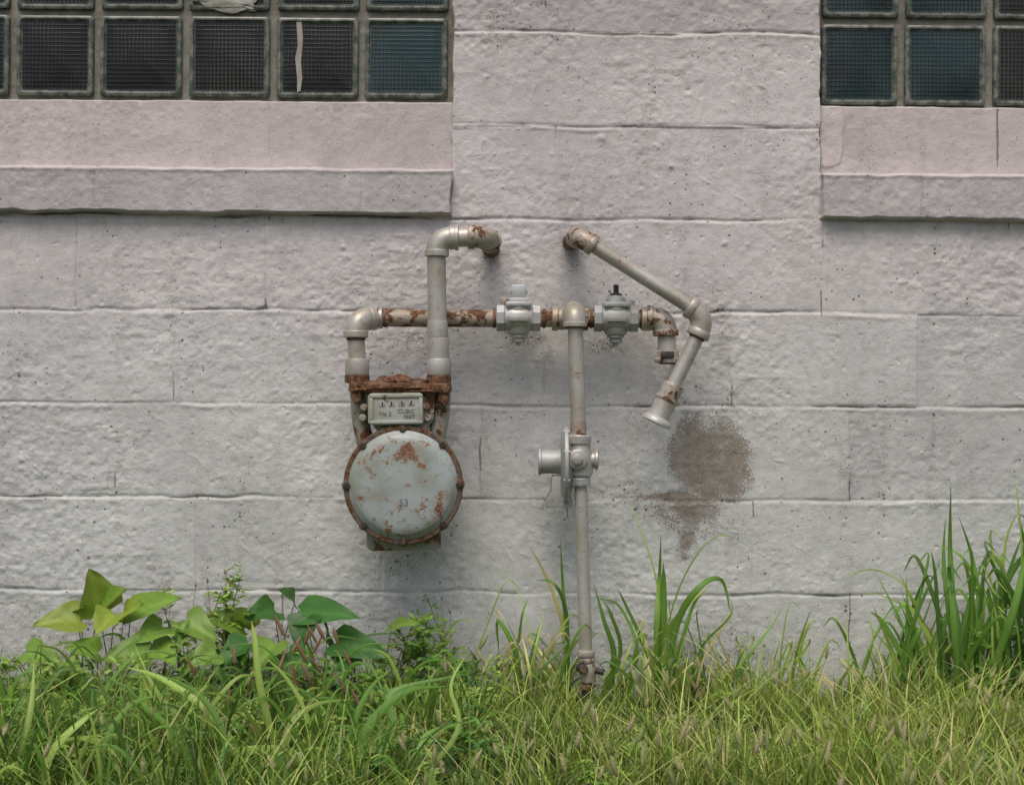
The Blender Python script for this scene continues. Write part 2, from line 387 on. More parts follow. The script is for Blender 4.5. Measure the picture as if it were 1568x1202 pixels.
rimc=mixc(nt,smooth(nt,noise(nt,60,4,0.6,cg),0.35,0.7),(0.065,0.08,0.066),(0.22,0.225,0.19))
cfin=mixc(nt,inner,rimc,dark)
setin(nt,b,'Base Color',cfin)
b.inputs['Roughness'].default_value=0.22
bp=N(nt,'ShaderNodeBump'); bp.inputs['Strength'].default_value=0.35; bp.inputs['Distance'].default_value=0.001
hh=math_(nt,'ADD',math_(nt,'MULTIPLY',math_(nt,'ADD',rx,rz),inner),nw); nt.links.new(hh[0].outputs[0],bp.inputs['Height']); LK(nt,bp,0,b,'Normal'); LK(nt,b,0,out,0)
def rrect(cx,cz,hw_,hh_,r,n=5):
    P=[]
    for (cxx,czz,a0) in ((cx+hw_-r,cz+hh_-r,0),(cx-hw_+r,cz+hh_-r,90),(cx-hw_+r,cz-hh_+r,180),(cx+hw_-r,cz-hh_+r,270)):
        for k in range(n):
            a=math.radians(a0+90*k/(n-1)); P.append((cxx+r*math.cos(a),czz+r*math.sin(a)))
    return P
def glass_window(name,xedges,zbase,sgn):
    g=Grp(name,Vector(((xedges[0]+xedges[-1])/2,0,zbase)))
    V=[];F=[];inn=[];cl=[]
    ph=0.190
    for c_ in range(len(xedges)-1):
        for r_ in range(4):
            x0,x1=xedges[c_],xedges[c_+1]; cx=(x0+x1)/2+random.uniform(-.0012,.0012); hwid=(x1-x0)/2-0.0070
            z0=zbase+r_*ph; cz=z0+ph/2+random.uniform(-.0012,.0012); hh2=ph/2-0.0060
            tc=(0.006,0.006,0.005) if (sgn<0 and cx<xx(555)) else (0.012,0.036,0.040)
            if sgn>0: tc=(0.011,0.034,0.040) if cx<xx(1500) else (0.020,0.016,0.012)
            v_=random.uniform(.7,1.3); tc=tuple(v_*q_ for q_ in tc)
            rings=[(0,-0.036,0),(0.002,-0.028,0),(0.006,-0.0255,0),(0.009,-0.026,0),(0.0115,-0.0305,0.0),(0.013,-0.031,.6),(0.016,-0.0312,1),(0.030,-0.0295,1)]
            o=len(V); nP=20
            for (ins,yy,iv) in rings:
                for (px_,pz_) in rrect(cx,cz,hwid-ins,hh2-ins,max(0.009-ins*0.3,0.003)):
                    V.append(Vector((px_,-yy,pz_))); inn.append(iv); cl.append(tc)
            for i in range(len(rings)-1):
                for k in range(nP): F.append((o+i*nP+k,o+i*nP+(k+1)%nP,o+(i+1)*nP+(k+1)%nP,o+(i+1)*nP+k))
            F.append(tuple(o+(len(rings)-1)*nP+k for k in range(nP)))
    ob=g.add('glass_blocks',(V,F),mg,40)
    a=ob.data.attributes.new('inner','FLOAT','POINT'); a.data.foreach_set('value',np.array(inn,np.float32))
    a=ob.data.attributes.new('col','FLOAT_COLOR','POINT'); a.data.foreach_set('color',np.array([(*c_,1) for c_ in cl],np.float32).ravel())
    return g
le=[xx(v,90) for v in (690,552,415,280,143,13)]
while le[-1]>-3.0: le.append(le[-1]-0.193)
wl=glass_window('glass_block_window',sorted(le),zx(153),-1)
re_=[xx(v,90) for v in (1257,1386,1522)]
while re_[-1]<3.0: re_.append(re_[-1]+0.193)
wr=glass_window('glass_block_window',re_,zx(158),1)
M_white=rust_paint('plaster_and_painted_reflection',(0.42,0.41,0.38),0.05,0.8,scale=60)  # mortar patch, and the pale strip standing in for a glass reflection
def lump(c,rx_,ry_,rz_,seed,amp=0.35,n=16,sub=3):
    rs=random.Random(seed); bm=bmesh.new(); bmesh.ops.create_icosphere(bm,subdivisions=sub,radius=1)
    ks=[(Vector((rs.gauss(0,1),rs.gauss(0,1),rs.gauss(0,1)))*3,rs.random()*6) for _ in range(6)]
    for v in bm.verts:
        f=1+amp*sum(math.sin(v.co.dot(k)+p) for k,p in ks)/3
        v.co=Vector((v.co.x*rx_*f,v.co.y*ry_*f,v.co.z*rz_*f))+Vector(c)
    bm.verts.index_update()
    V=[v.co.copy() for v in bm.verts];F=[tuple(x.index for x in f.verts) for f in bm.faces]; bm.free(); return V,F
wl.add('mortar_patch',join(lump(U(345,0,-0.028),.050,.005,.022,3,.45,sub=4),lump(U(318,-8,-0.028),.042,.005,.023,5,.45,sub=4),lump(U(374,8,-0.028),.020,.0045,.011,8,.5,sub=4)),M_white)
wl.add('painted_reflection',extr([(454,34),(462,32),(464,60),(461,95),(463,120),(460,140),(455,142),(455,120),(452,90),(456,70)],-0.0295,-0.0280,0),M_white)  # pale solid strip modelled in place of a light reflection on the glass

# ------------------------------------------------------------ GAS METER
mg_=Grp('gas_meter',U(617,842,0.14))
C0=U(617,743,0.18)
OUT=Vector((0,-1,0))
px=L(1,0.18)
def at(pt,d): return Vector((pt.x,-d,pt.z))
bl=[]
for (a,b2,r,st) in [(620,690,0.042,.29),(606,700,.036,.21),(640,712,.026,.23),(672,776,.036,.32),(682,766,.02,.26),(668,788,.028,.24),(640,785,.018,.22),(545,700,.03,.17),(700,705,.04,.24),(600,815,.04,.20),(650,672,.035,.24),(625,742,.012,.26),(636,730,.01,.26),(576,690,.03,.18),(690,740,.02,.22),(545,770,.03,.18),(660,815,.03,.2)]:
    q_=U(a,b2,0.2)-mg_.loc; bl.append(((q_.x,q_.y,q_.z),r,st))
M_face=rust_paint('meter_face_paint',(0.37,0.425,0.425),0.36,0.42,0.0,bl,scale=46,rustcol=((0.11,0.05,0.03),(0.30,0.165,0.10)))
mg_.add('case',lathe(at(C0,0.06),OUT,[(0,40*px),(0.006,74*px),(0.02,82*px),(0.09,83*px),(0.10,84*px)],64),M_body)
mg_.add('flange',lathe(at(C0,0.158),OUT,[(0,84*px),(0.001,90.5*px),(0.004,92*px),(0.013,92*px),(0.0155,90.5*px),(0.016,86*px),(0.0145,82*px),(0.013,60*px)],72),M_flange)
mg_.add('cover_plate',lathe(at(C0,0.170),OUT,[(0,84*px),(0.004,84*px),(0.0065,82.5*px),(0.0075,81*px),(0.0085,80*px),(0.0135,77*px),(0.0175,72*px),(0.0195,64*px),(0.0208,50*px),(0.0217,30*px),(0.022,12*px),(0.022,1*px)],72),M_face)
bo=[]; lug=[]
for k in range(8):
    a=math.radians(90+45*k+1); p=C0+Vector((math.cos(a),0,math.sin(a)))*86*px
    lug.append(lathe(at(p,0.157),OUT,[(0,8*px),(0.002,8.4*px),(0.0155,8.4*px),(0.018,7.2*px)],20))
    bo.append(lathe(at(p,0.174),OUT,[(0,5.2*px),(0.005,5.2*px),(0.0065,4.4*px)],6)); 
mg_.add('flange_lugs',join(*lug),M_flange); mg_.add('bolts',join(*bo),M_dark,30)
mg_.add('chest',extr([(560,598),(668,598),(666,640),(650,664),(617,672),(583,664),(566,640)],0.075,0.155,0.004),M_body)
def tube(pts,rs): 
    P=[];R=[]
    for i in range(len(pts)-1):
        for t in np.linspace(0,1,7)[:-1]: P.append(pts[i].lerp(pts[i+1],t)); R.append(rs[i]*(1-t)+rs[i+1]*t)
    P.append(pts[-1]);R.append(rs[-1]); return sweep(P,R)
mg_.add('inlet_channel',tube([U(550,596,.125),U(551,640,.125),U(558,672,.122),U(575,705,.12)],[15*px,13*px,14*px,20*px]),M_body)
mg_.add('outlet_channel',tube([U(676,596,.125),U(675,640,.125),U(668,672,.122),U(655,705,.12)],[15*px,13*px,14*px,20*px]),M_body)
mg_.add('lid',join(extr([(538,585),(690,587),(691,599),(686,602),(540,601),(537,597)],0.07,0.172,0.003),extr([(541,594),(556,594),(556,612),(548,620),(541,612)],0.10,0.168,0.003),extr([(672,596),(688,596),(687,616),(680,622),(673,612)],0.10,0.168,0.003)),M_rust)
mg_.add('lid_scale',join(*[lump(U(a,b2,d),w*px,0.012,hh_*px,sd,.5) for a,b2,w,hh_,sd,d in [(575,588,20,5,1,.15),(600,583,22,6,2,.15),(630,584,20,5,3,.155),(612,578,14,4,4,.13),(658,592,20,4,5,.16),(555,594,12,5,6,.165),(590,594,26,4,8,.167),(640,595,24,4,9,.167)]]),M_rust)
for nm,xp,yt in (('inlet_port',547,552),('outlet_port',672,548)):
    r=19.5*px
    mg_.add(nm,join(collar(U(xp,562,.125),(0,0,1),r*0.93,26*px),),M_pipe)
    mg_.add(nm+'_swivel_nut',lathe(U(xp,587,.125),(0,0,1),[(0,r*.8),(0.001,r*1.02),(0.016,r*1.02),(0.019,r*.8)],8,0.3),M_rust,25)
mg_.add('index_box',extr([(564,606),(568,602),(644,601),(648,605),(649,646),(645,650),(568,651),(564,647)],0.150,0.176,0.003),M_label)
fr=[extr(q2,0.175,0.1795,0.0008) for q2 in ([(566,604),(647,603),(647,608),(566,609)],[(566,644),(647,643),(647,648),(566,649)],[(566,609.5),(571,609.5),(571,643.5),(566,643.5)],[(642,608.5),(647,608.5),(647,642.5),(642,642.5)])]
mg_.add('index_frame',join(*fr),M_label)
dpos=[(585,618.5),(600,618),(615,617.5),(630,617)]
mg_.add('dials',join(*[extr([(a-5,b2-4.5),(a+5,b2-4.5),(a+5,b2+4.5),(a-5,b2+4.5)],0.1755,0.1768,0.0003) for a,b2 in dpos]),M_cast)
M_ink=rust_paint('index_lettering',(0.12,0.12,0.11),0.1,0.6)
mg_.add('dial_pointers',join(*[extr([(a-1,b2-3.5),(a+1,b2-3.5),(a+2*(-1)**i,b2+3.5),(a,b2+3.5)],0.1768,0.1775,0) for i,(a,b2) in enumerate(dpos)]),M_dark)
mg_.add('box_screws',join(*[lathe(U(a,b2,0.150),OUT,[(0,6*px),(0.012,6*px),(0.015,4*px)],12) for a,b2 in [(558,624),(653,622),(556,640),(655,640)]]),M_body)
def text(body,p,size,parent,mat,name,ext=0.0006):
    cu=bpy.data.curves.new(name,'FONT'); cu.body=body; cu.size=size; cu.extrude=ext; cu.align_x='CENTER'; cu.align_y='CENTER'
    o=bpy.data.objects.new(name,cu); col.objects.link(o)
    dg=bpy.context.evaluated_depsgraph_get(); me2=bpy.data.meshes.new_from_object(o.evaluated_get(dg))
    col.objects.unlink(o); bpy.data.objects.remove(o)
    o=bpy.data.objects.new(name,me2); col.objects.link(o); o.parent=parent.e; o.location=Vector(p)-parent.loc; o.rotation_euler=(math.radians(90),0,0)
    me2.materials.clear(); me2.materials.append(mat); return o
text('CUBIC',U(622,630,0.1762),9*px,mg_,M_ink,'lettering_top'); text('FEET',U(627,638.5,0.1762),8.5*px,mg_,M_ink,'lettering_bottom')
text('No 2',U(590,634,0.1762),9*px,mg_,M_ink,'lettering_side')
M_emb=rust_paint('embossed_number',(0.15,0.17,0.17),0.2,0.6)
text('53',U(618,770,0.1912),15*px,mg_,M_emb,'embossed_number',0.0012)
mg_.add('foot_bracket',extr([(562,800),(675,800),(676,838),(660,840),(570,842),(563,836)],0.085,0.135,0.003),M_body)

# ------------------------------------------------------------ PIPEWORK
DH=0.085
hr=13.2*S
gp=Grp('gas_pipework',U(784,487,DH))
DR=0.125; rr_=14.6*px
gp.add('riser',join(pipe(U(671,560,DR),U(668,388,DR),rr_)),M_pipe)
gp.add('riser_coupling',join(collar(U(671,540,DR),(0,0,1),16.5*px,46*px,.98),collar(U(670,506,DR),(0,0,1),15.6*px,30*px,.98)),M_pipe)
e1=U(669,364,DR)
gp.add('riser_elbow',elbow(e1,(0,0,-1),(1,0,0.01),17*px,30*px),M_pipe)
gp.add('riser_elbow_bead',collar(e1+Vector((31*px,0,0)),(1,0,0),19*px,6*px),M_pipe)
e2=U(748,363,DR)
gp.add('branch',pipe(e1+Vector((28*px,0,0)),e2-Vector((20*px,0,0)),15*px),M_pipe)
gp.add('wall_elbow',elbow(e2,(-1,0,0),(0.05,1,-0.12),17.2*px,32*px),M_pipe_r)
gp.add('wall_stub',pipe(e2+Vector((0,0.03,-.003)),at(e2,-0.02)+Vector((0.005,0,-0.016)),14*px),M_rust)
def Hp(x,d=DH): return U(x,487+(x-600)*0.004,d)
gp.add('horizontal_pipe',pipe(Hp(578),Hp(768),hr),M_pipe_h)
gp.add('horizontal_nipple',pipe(Hp(820),Hp(985),hr*0.97),M_pipe_h)
eL=U(545,487,0.125)
dirL=(Hp(585,DH)-eL).normalized()
gp.add('inlet_elbow',elbow(eL,(0,0,-1),dirL,17.5*px,31*px),M_pipe)
gp.add('inlet_collar',join(collar(Hp(573,0.095),(1,0,0),17*S,11*S),collar(Hp(583,.088),(1,0,0),15*S,6*S)),M_pipe)
gp.add('inlet_drop',pipe(U(545,510,.125),U(547,560,.125),13.5*px),M_pipe)
gp.add('rust_beads',join(*[collar(p,d,r,5*S) for p,d,r in [(U(545,519,.125),(0,0,1),14.0*px),(Hp(590),(1,0,0),hr*1.01),(Hp(757),(1,0,0),hr*1.03),(Hp(833),(1,0,0),hr*1.03),(Hp(905),(1,0,0),hr*1.03),(Hp(982),(1,0,0),hr*1.03)]]),M_rust)
DT=0.135
gp.add('tee',join(lathe(Hp(845),(1,0,0),[(0,hr*1.1),(.001,18*S),(.012,18.3*S),(.014,16.5*S),(.062,16.5*S),(.064,18.3*S),(.076,18*S),(.077,hr*1.1)]),lathe(at(U(879,485,DT),DH),OUT,[(0,16*S),(.03,16*S),(.034,17*S),(.042,17*S)])),M_pipe_r)
e3=U(880,480,DT)
gp.add('tee_elbow',join(elbow(e3,(0,1,0),(0.01,0,-1),16*S,20*S)),M_pipe)
gp.add('drop_bead',join(collar(U(881,500,DT),(0,0,1),15*S,5*S)),M_rust)
gp.add('drop_pipe',join(pipe(U(881,496,DT),U(886,668,DT),11.2*S)),M_pipe)
gp.add('drop_pipe_rust',pipe(U(885.3,645,DT),U(886,672,DT),11.6*S),M_pipe_h)
gp.add('lower_pipe',pipe(U(889,738,DT),U(897,1000,DT),9.6*S),M_pipe)
gp.add('ground_stub',pipe(U(899,1040,DT),U(905,1140,DT),9.0*S),M_dark)
gp.add('ground_union',join(collar(U(897,1000,DT),(0,0,1),12.5*S,10*S),collar(U(898,1010,DT),(0,0,1),11.5*S,8*S),lathe(U(900,1044,DT),(0,0,1),[(0,9*S),(.001,11*S),(.014,12*S),(.02,13*S),(.03,13*S),(.042,10*S)],10)),M_pipe_r)
gp.add('ground_cock',join(lathe(U(890,1022,DT),(0.2,-1,0),[(0,8*S),(.022,7*S),(.026,5*S)],16),lathe(U(895,1021,DT),(1,-0.2,-0.25),[(0,7*S),(.012,7*S),(.02,4.5*S),(.04,5*S),(.042,3*S)],12)),M_dark)
gp.add('ground_rust',join(collar(U(899,1051,DT),(0,0,1),10*S,8*S)),M_rust)
e4=U(1019,487,DH+.01)
gp.add('end_elbow',elbow(e4,(-1,0.1,0),(0.02,0,-1),17*S,27*S),M_pipe_r)
gp.add('end_collar',join(collar(Hp(989),(1,0,0),17*S,14*S)),M_pipe)
gp.add('end_nipple',pipe(U(1020,505,DH+.01),U(1022,540,DH+.01),13.6*S),M_pipe)
gp.add('end_cap',lathe(U(1022,556,DH+.01),(0,0,1),[(0,15*S),(.001,19*S),(.005,20*S),(.009,19.5*S),(.012,16.5*S),(.024,16*S),(.026,13*S)],28),M_pipe_r)
gp.add('end_cap_hole',lathe(U(1022,557,DH+.01),(0,0,1),[(-.001,12*S),(0.001,12*S)],20),M_dark)
gp.add('end_cap_lug',extr([(1012,538),(1032,538),(1032,548),(1012,548)],DH+.03,DH+.042,0.001),M_dark)
def valve(px_,kind):
    c=Hp(px_+1); v=Grp('gas_shutoff_valve',c)
    X_=Vector((1,0,0)); Zu=Vector((0,0,1)); MV=M_alu if kind==0 else M_cast
    v.add('body',join(lathe(c-X_*33*S,X_,[(0,17*S),(.001,20.5*S),(.016,21*S),(.019,19*S),(.022,17*S)],8,math.pi/8),
                      lathe(c+X_*33*S-X_*.022,X_,[(0,17*S),(.003,19*S),(.006,21*S),(.021,20.5*S),(.022,17*S)],8,math.pi/8)),MV,30)
    v.add('barrel',lathe(c-X_*24*S,X_,[(0,17*S),(.006,18*S),(.016,21*S),(.034,22.5*S),(.052,21*S),(.062,18*S),(.068,17*S)],32),MV)
    v.add('plug',lathe(c-Zu*24*S,Zu,[(0,15*S),(.004,17*S),(.03,19*S),(.060,20*S),(.0665,20*S)],28),MV)
    v.add('shoulders',bevbox(c+Vector((-19*S,-21*S,17*S)),c+Vector((19*S,17*S,24*S)),0.002),MV)
    v.add('raised_lettering',bevbox(c+Vector((-14*S,-23.6*S,-5*S)),c+Vector((14*S,-20*S,3*S)),0.0008),MV)
    v.add('bottom_nut',join(lathe(c-Zu*28*S,Zu,[(0,13*S),(.006,13*S)],24),lathe(c-Zu*36*S,Zu,[(0,8.5*S),(.002,9.5*S),(.011,9.5*S)],6),lathe(c-Zu*41*S,Zu,[(0,3.5*S),(.008,4.5*S)],12)),MV,30)
    if kind==0:
        v.add('operating_head',join(bevbox(c+Vector((-15*S,-13*S,24*S)),c+Vector((15*S,13*S,30*S)),.0015),bevbox(c+Vector((-11*S,-9*S,30*S)),c+Vector((11*S,9*S,50*S)),.0018),bevbox(c+Vector((-13*S,-4*S,36*S)),c+Vector((13*S,4*S,44*S)),.001)),MV)
        v.add('lock_wing',bevbox(c+Vector((-27*S,-4*S,20*S)),c+Vector((-14*S,4*S,31*S)),.002),M_pipe_r)
    else:
        v.add('operating_head',join(lathe(c+Zu*22*S,Zu,[(0,15*S),(.012,14*S),(.016,10*S),(.018,9*S)],20)),MV)
        v.add('stem_bolt',join(lathe(c+Zu*31*S,Zu,[(0,9*S),(.009,8.6*S),(.011,5*S)],6),lathe(c+Zu*37*S,Zu,[(0,4*S),(.018,4*S),(.02,3*S)],12)),M_dark,30)
        v.add('lock_wing',join(bevbox(c+Vector((-28*S,-4*S,12*S)),c+Vector((-17*S,4*S,26*S)),.002),bevbox(c+Vector((15*S,-4*S,14*S)),c+Vector((28*S,4*S,27*S)),.002)),MV)
valve(793,0); valve(942,1)
vp=Grp('vent_pipe',U(1000,470,0.11)); DV=0.125
a0=U(886,362,DV); a1=U(1082,486,DV); dd=(a1-a0).normalized()
vp.add('wall_elbow',elbow(a0,Vector((-0.10,1,0.02)),dd,14.3*S,28*S),M_pipe_r)
vp.add('wall_stub',pipe(at(a0+Vector((-.004,0,0)),0.10),at(a0+Vector((-.014,0,0)),-0.03),13*S),M_rust)
vp.add('diagonal_pipe',pipe(a0+dd*0.03,a1-dd*0.02,10.6*S),M_pipe)
a2=U(1000,655,DV); d2=(a2-a1).normalized()
vp.add('knee_elbow',elbow(a1,-dd,d2,15.5*S,32*S),M_pipe)
vp.add('lower_pipe',pipe(a1+d2*0.03,a1+d2*0.185,11*S),M_pipe)
vp.add('coupling',join(collar(a1+d2*0.172,d2,15*S,24*S),collar(a1+d2*0.190,d2,15.5*S,6*S,1.15)),M_pipe_r)
vp.add('bell_end',lathe(a1+d2*0.185,d2,[(0,14*S),(.004,17*S),(.03,16*S),(.046,16.5*S),(.05,21*S),(.056,23*S),(.060,23*S),(.061,19*S),(.052,17.5*S),(.045,16*S)],32),M_pipe)
vp.add('bell_screen',lathe(a1+d2*0.2335,d2,[(0,18*S),(.0100,18.5*S)],28),M_dark)
vp.add('rust_bead',join(collar(a0+dd*0.036,dd,11.2*S,4*S),collar(a1+d2*0.047,d2,11.4*S,4*S)),M_rust)
DG=0.10
rg=Grp('gas_regulator',U(868,708,DG))
Xv=Vector((1,0,0))
rg.add('diaphragm_case',lathe(U(858,712,DG),Xv,[(0,28*S),(.001,44*S),(.005,50*S),(.0075,58*S),(.0145,58*S),(.017,50*S),(.024,42*S),(.03,28*S),(.034,14*S)],48),M_cast)
rg.add('case_bolts',join(*[lathe(U(862,712,DG)+Vector((0,math.cos(a)*54*S,math.sin(a)*54*S)),Xv,[(0,3*S),(.012,3*S)],6) for a in [k*math.pi/4+.39 for k in range(8)]]),M_cast,30)
rg.add('spring_cap',lathe(U(824,707,DG),Xv,[(0,13*S),(.0005,19*S),(.006,20*S),(.0075,17.5*S),(.04,17.5*S),(.05,19*S)],28),M_cast)
rg.add('foot',extr([(845,728),(866,728),(869,750),(876,764),(876,775),(835,775),(836,764),(843,752)],0.05,0.125,0.002),M_cast)
rg.add('outlet_body',join(lathe(U(888,742,DT),(0,0,1),[(0,12*S),(.001,15.5*S),(.012,16*S),(.016,14*S),(.02,18*S),(.04,20*S),(.065,19*S),(.075,15.5*S),(.085,15*S)],28),
    collar(U(887,673,DT),(0.02,0,1),16.5*S,14*S,1.02)),M_alu)
rg.add('union_nut',lathe(U(888,744,DT),(0,0,1),[(0,13*S),(.001,15.5*S),(.018,15.5*S),(.0195,13*S)],8),M_alu,25)
rg.add('test_plug',join(lathe(U(884,703,DT+.02),OUT,[(0,15*S),(.012,14.5*S),(.014,12*S)],24),lathe(U(884,703,DT+.034),OUT,[(0,8*S),(.007,8*S),(.008,6.5*S)],6)),M_alu,30)
rg.add('side_plug',lathe(U(898,704,DT),Xv,[(0,12*S),(.016,12*S),(.018,15*S),(.023,15*S),(.025,12*S)],20),M_alu)
rg.add('connector',pipe(U(868,708,DG),U(888,708,DT),14*S),M_alu)

# ------------------------------------------------------------ GROUND
bm=bmesh.new(); bmesh.ops.create_grid(bm,x_segments=120,y_segments=120,size=1)
for v in bm.verts:
    x_=v.co.x; y_=v.co.y
    sxn=math.copysign(abs(x_)**2.2,x_)*60; syn=math.copysign(abs(y_)**2.2,y_)*60
    v.co=Vector((sxn,syn,0.012*math.sin(sxn*3.1+1)*math.cos(syn*2.7)*(1 if abs(sxn)<8 else 0)))
me=bpy.data.meshes.new('ground'); bm.to_mesh(me); bm.free(); me.shade_smooth()
g_o=bpy.data.objects.new('ground',me); col.objects.link(g_o)
m,nt,out=newmat('soil_and_grass'); cg=coords(nt); b=N(nt,'ShaderNodeBsdfPrincipled'); b.inputs['Roughness'].default_value=0.95
a=noise(nt,14,5,0.7,cg); a2n=noise(nt,180,3,0.6,cg)
c=mixc(nt,smooth(nt,a,0.35,0.6),(0.05,0.042,0.022),(0.06,0.09,0.025)); c=mixc(nt,smooth(nt,a2n,0.5,0.7,0,.5),c,(0.14,0.13,0.055))
setin(nt,b,'Base Color',c); bp=N(nt,'ShaderNodeBump'); bp.inputs['Distance'].default_value=0.02; nt.links.new(a2n[0].outputs[0],bp.inputs['Height']); LK(nt,bp,0,b,'Normal'); LK(nt,b,0,out,0)
me.materials.append(m)

# ------------------------------------------------------------ PLANTS
mp,nt,out=newmat('foliage'); b=N(nt,'ShaderNodeBsdfPrincipled'); b.inputs['Roughness'].default_value=0.42; b.inputs['Specular IOR Level'].default_value=0.4
ca=attr(nt,'col',0)
setin(nt,b,'Base Color',ca); tr=N(nt,'ShaderNodeBsdfTranslucent'); 
c2=mixc(nt,0.4,ca,(0.34,0.42,0.06)); setin(nt,tr,'Color',c2)
ms=N(nt,'ShaderNodeMixShader'); ms.inputs[0].default_value=0.32; LK(nt,b,0,ms,1); LK(nt,tr,0,ms,2); LK(nt,ms,0,out,0)
class Fol:
    def __init__(s): s.V=[];s.Q=[];s.C=[];s.n=0
    def put(s,V,Q,C): s.V.append(V);s.Q.append(Q+s.n);s.C.append(C);s.n+=len(V)
    def obj(s,name,parent=None,mat=mp):
        me=fastmesh(name,np.concatenate(s.V),np.concatenate(s.Q),np.concatenate(s.C)); me.materials.append(mat)
        o=bpy.data.objects.new(name,me); col.objects.link(o)
        if parent: o.parent=parent
        return o
def blades(F,base,h,az,lean,wid,colr,seg=4,droop=0.0,tipcol=None,dark=0.6):
    n=len(base); t=np.linspace(0,1,seg+1)[None,:]
    h=np.asarray(h)[:,None]; lean=np.asarray(lean)[:,None]; wid=np.asarray(wid)[:,None]; az=np.asarray(az)[:,None]
    droop=(np.zeros((n,1))+np.asarray(droop).reshape(-1,1))
    dx,dy=np.cos(az),np.sin(az)
    hor=lean*t**1.8; z=h*(t*(1+droop)-droop*1.6*t**2.6)
    cx=base[:,0:1]+dx*hor; cy=base[:,1:2]+dy*hor; cz=base[:,2:3]+z
    tw=rng.uniform(-1.2,1.2,(n,1)); wxd=-np.sin(az+tw); wyd=np.cos(az+tw)
    prof=np.minimum(1,(0.45+2.2*t))*(1-t**2.2)**0.9; prof[:,-1]=0.02
    w=wid*prof*0.5
    Lf=np.stack([cx-wxd*w,cy-wyd*w,cz],-1); Rt=np.stack([cx+wxd*w,cy+wyd*w,cz],-1)
    V=np.stack([Lf,Rt],2).reshape(-1,3)
    k=(np.arange(n)*(seg+1)*2)[:,None,None]+(np.arange(seg)*2)[None,:,None]
    q1=np.stack([k+0,k+1,k+3,k+2],-1).reshape(-1,4)
    tc_=colr if tipcol is None else tipcol
    tt=t[...,None]
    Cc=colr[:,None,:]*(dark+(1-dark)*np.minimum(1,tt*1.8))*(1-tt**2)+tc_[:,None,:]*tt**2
    Cc=np.repeat(Cc[:,:,None,:],2,2)
    F.put(V,q1,Cc.reshape(-1,3))
GREEN=np.array([[0.11,0.225,0.035],[0.19,0.33,0.045],[0.33,0.44,0.08],[0.46,0.51,0.14],[0.06,0.13,0.025],[0.56,0.50,0.25]])
def gcol(n,w): 
    i=rng.choice(len(GREEN),n,p=np.array(w)/sum(w)); return GREEN[i]*rng.uniform(0.7,1.25,(n,1))
G=Fol()
pxx=U(900,1060,.13).x
def field(n,x0,x1,y0,y1,hm,w,seg=4):
    bx=rng.uniform(x0,x1,n); by=rng.uniform(y0,y1,n)
    cl=vnoise(bx,by,6,6,301)+0.5*vnoise(bx,by,17,17,305)
    keep=rng.random(n)<(0.50+1.0*cl); bx=bx[keep];by=by[keep];cl=cl[keep]; k=len(bx)
    hh_=hm*rng.uniform(0.4,1.35,k)*(1+1.2*cl)
    hh_=np.maximum(hh_,0.02)*(0.75+0.35*sst(-by,0,.35))
    hh_=np.where((np.abs(bx-pxx)<.05)&(by>-.4),hh_*.5,hh_)
    leanr=hh_*rng.uniform(0.1,1.2,k)
    yel=sst(bx,-0.45,0.3)*(.8+.5*vnoise(bx,by,4,4,311))
    c1=gcol(k,[3,3.5,2,.7,3.5,.3])*.9; c2_=gcol(k,[.8,2.6,5,5,.3,1.6]); pick=(rng.random(k)<(0.10+0.95*yel))[:,None]
    cc_=np.where(pick,c2_,c1)
    az=rng.uniform(0,2*np.pi,k)
    by=np.minimum(by,-0.008)
    dy=np.sin(az); leanr=np.where((dy>0)&(leanr*dy>-by),np.maximum(-by-0.01,0)/np.maximum(dy,.05),leanr)
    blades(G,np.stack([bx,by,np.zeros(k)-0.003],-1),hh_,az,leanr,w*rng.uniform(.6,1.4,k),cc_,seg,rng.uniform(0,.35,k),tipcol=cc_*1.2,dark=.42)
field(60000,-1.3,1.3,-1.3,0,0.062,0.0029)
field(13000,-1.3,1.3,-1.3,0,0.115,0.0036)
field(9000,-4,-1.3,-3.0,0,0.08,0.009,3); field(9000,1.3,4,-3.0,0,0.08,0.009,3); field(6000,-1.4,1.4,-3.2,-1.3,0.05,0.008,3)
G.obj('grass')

def depth_for(y,z): return D*(1-(HC-z)/((y-601)*S))
def single(F,pts,wid,colr,tipcol=None,fold=0.3):
    P=[Vector(p) for p in pts]; out_=[]
    Pn=[P[0]*2-P[1]]+P+[P[-1]*2-P[-2]]
    for i in range(1,len(Pn)-2):
        for t in np.linspace(0,1,6)[:-1]:
            a,b_,c_,d_=Pn[i-1],Pn[i],Pn[i+1],Pn[i+2]
            out_.append(0.5*((2*b_)+(c_-a)*t+(2*a-5*b_+4*c_-d_)*t*t+(3*b_-a-3*c_+d_)*t**3))
    out_.append(P[-1]); n=len(out_)
    ref=Vector((random.uniform(-.35,.35),-1,0.25))
    V=[];C=[];Q=[]
    colr=np.array(colr)*random.uniform(.8,1.2); tipcol=colr*1.15 if tipcol is None else np.array(tipcol)
    for i,p in enumerate(out_):
        t=i/(n-1); d=(out_[min(n-1,i+1)]-out_[max(0,i-1)]).normalized()
        s=d.cross(ref).normalized(); nn_=s.cross(d).normalized()
        w=wid*0.5*min(1,0.5+2*t)*max(0.02,(1-t**2.5))
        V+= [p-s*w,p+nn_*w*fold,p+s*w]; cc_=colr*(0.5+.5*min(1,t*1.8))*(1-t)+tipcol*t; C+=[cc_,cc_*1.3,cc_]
        if i<n-1: k=i*3; Q+=[(k,k+1,k+4,k+3),(k+1,k+2,k+5,k+4)]
    F.put(np.array([tuple(v) for v in V]),np.array(Q),np.array(C))
GD=(0.065,0.155,0.03); GM=(0.125,0.26,0.042); GL=(0.27,0.39,0.08); GT=(0.54,0.46,0.23)
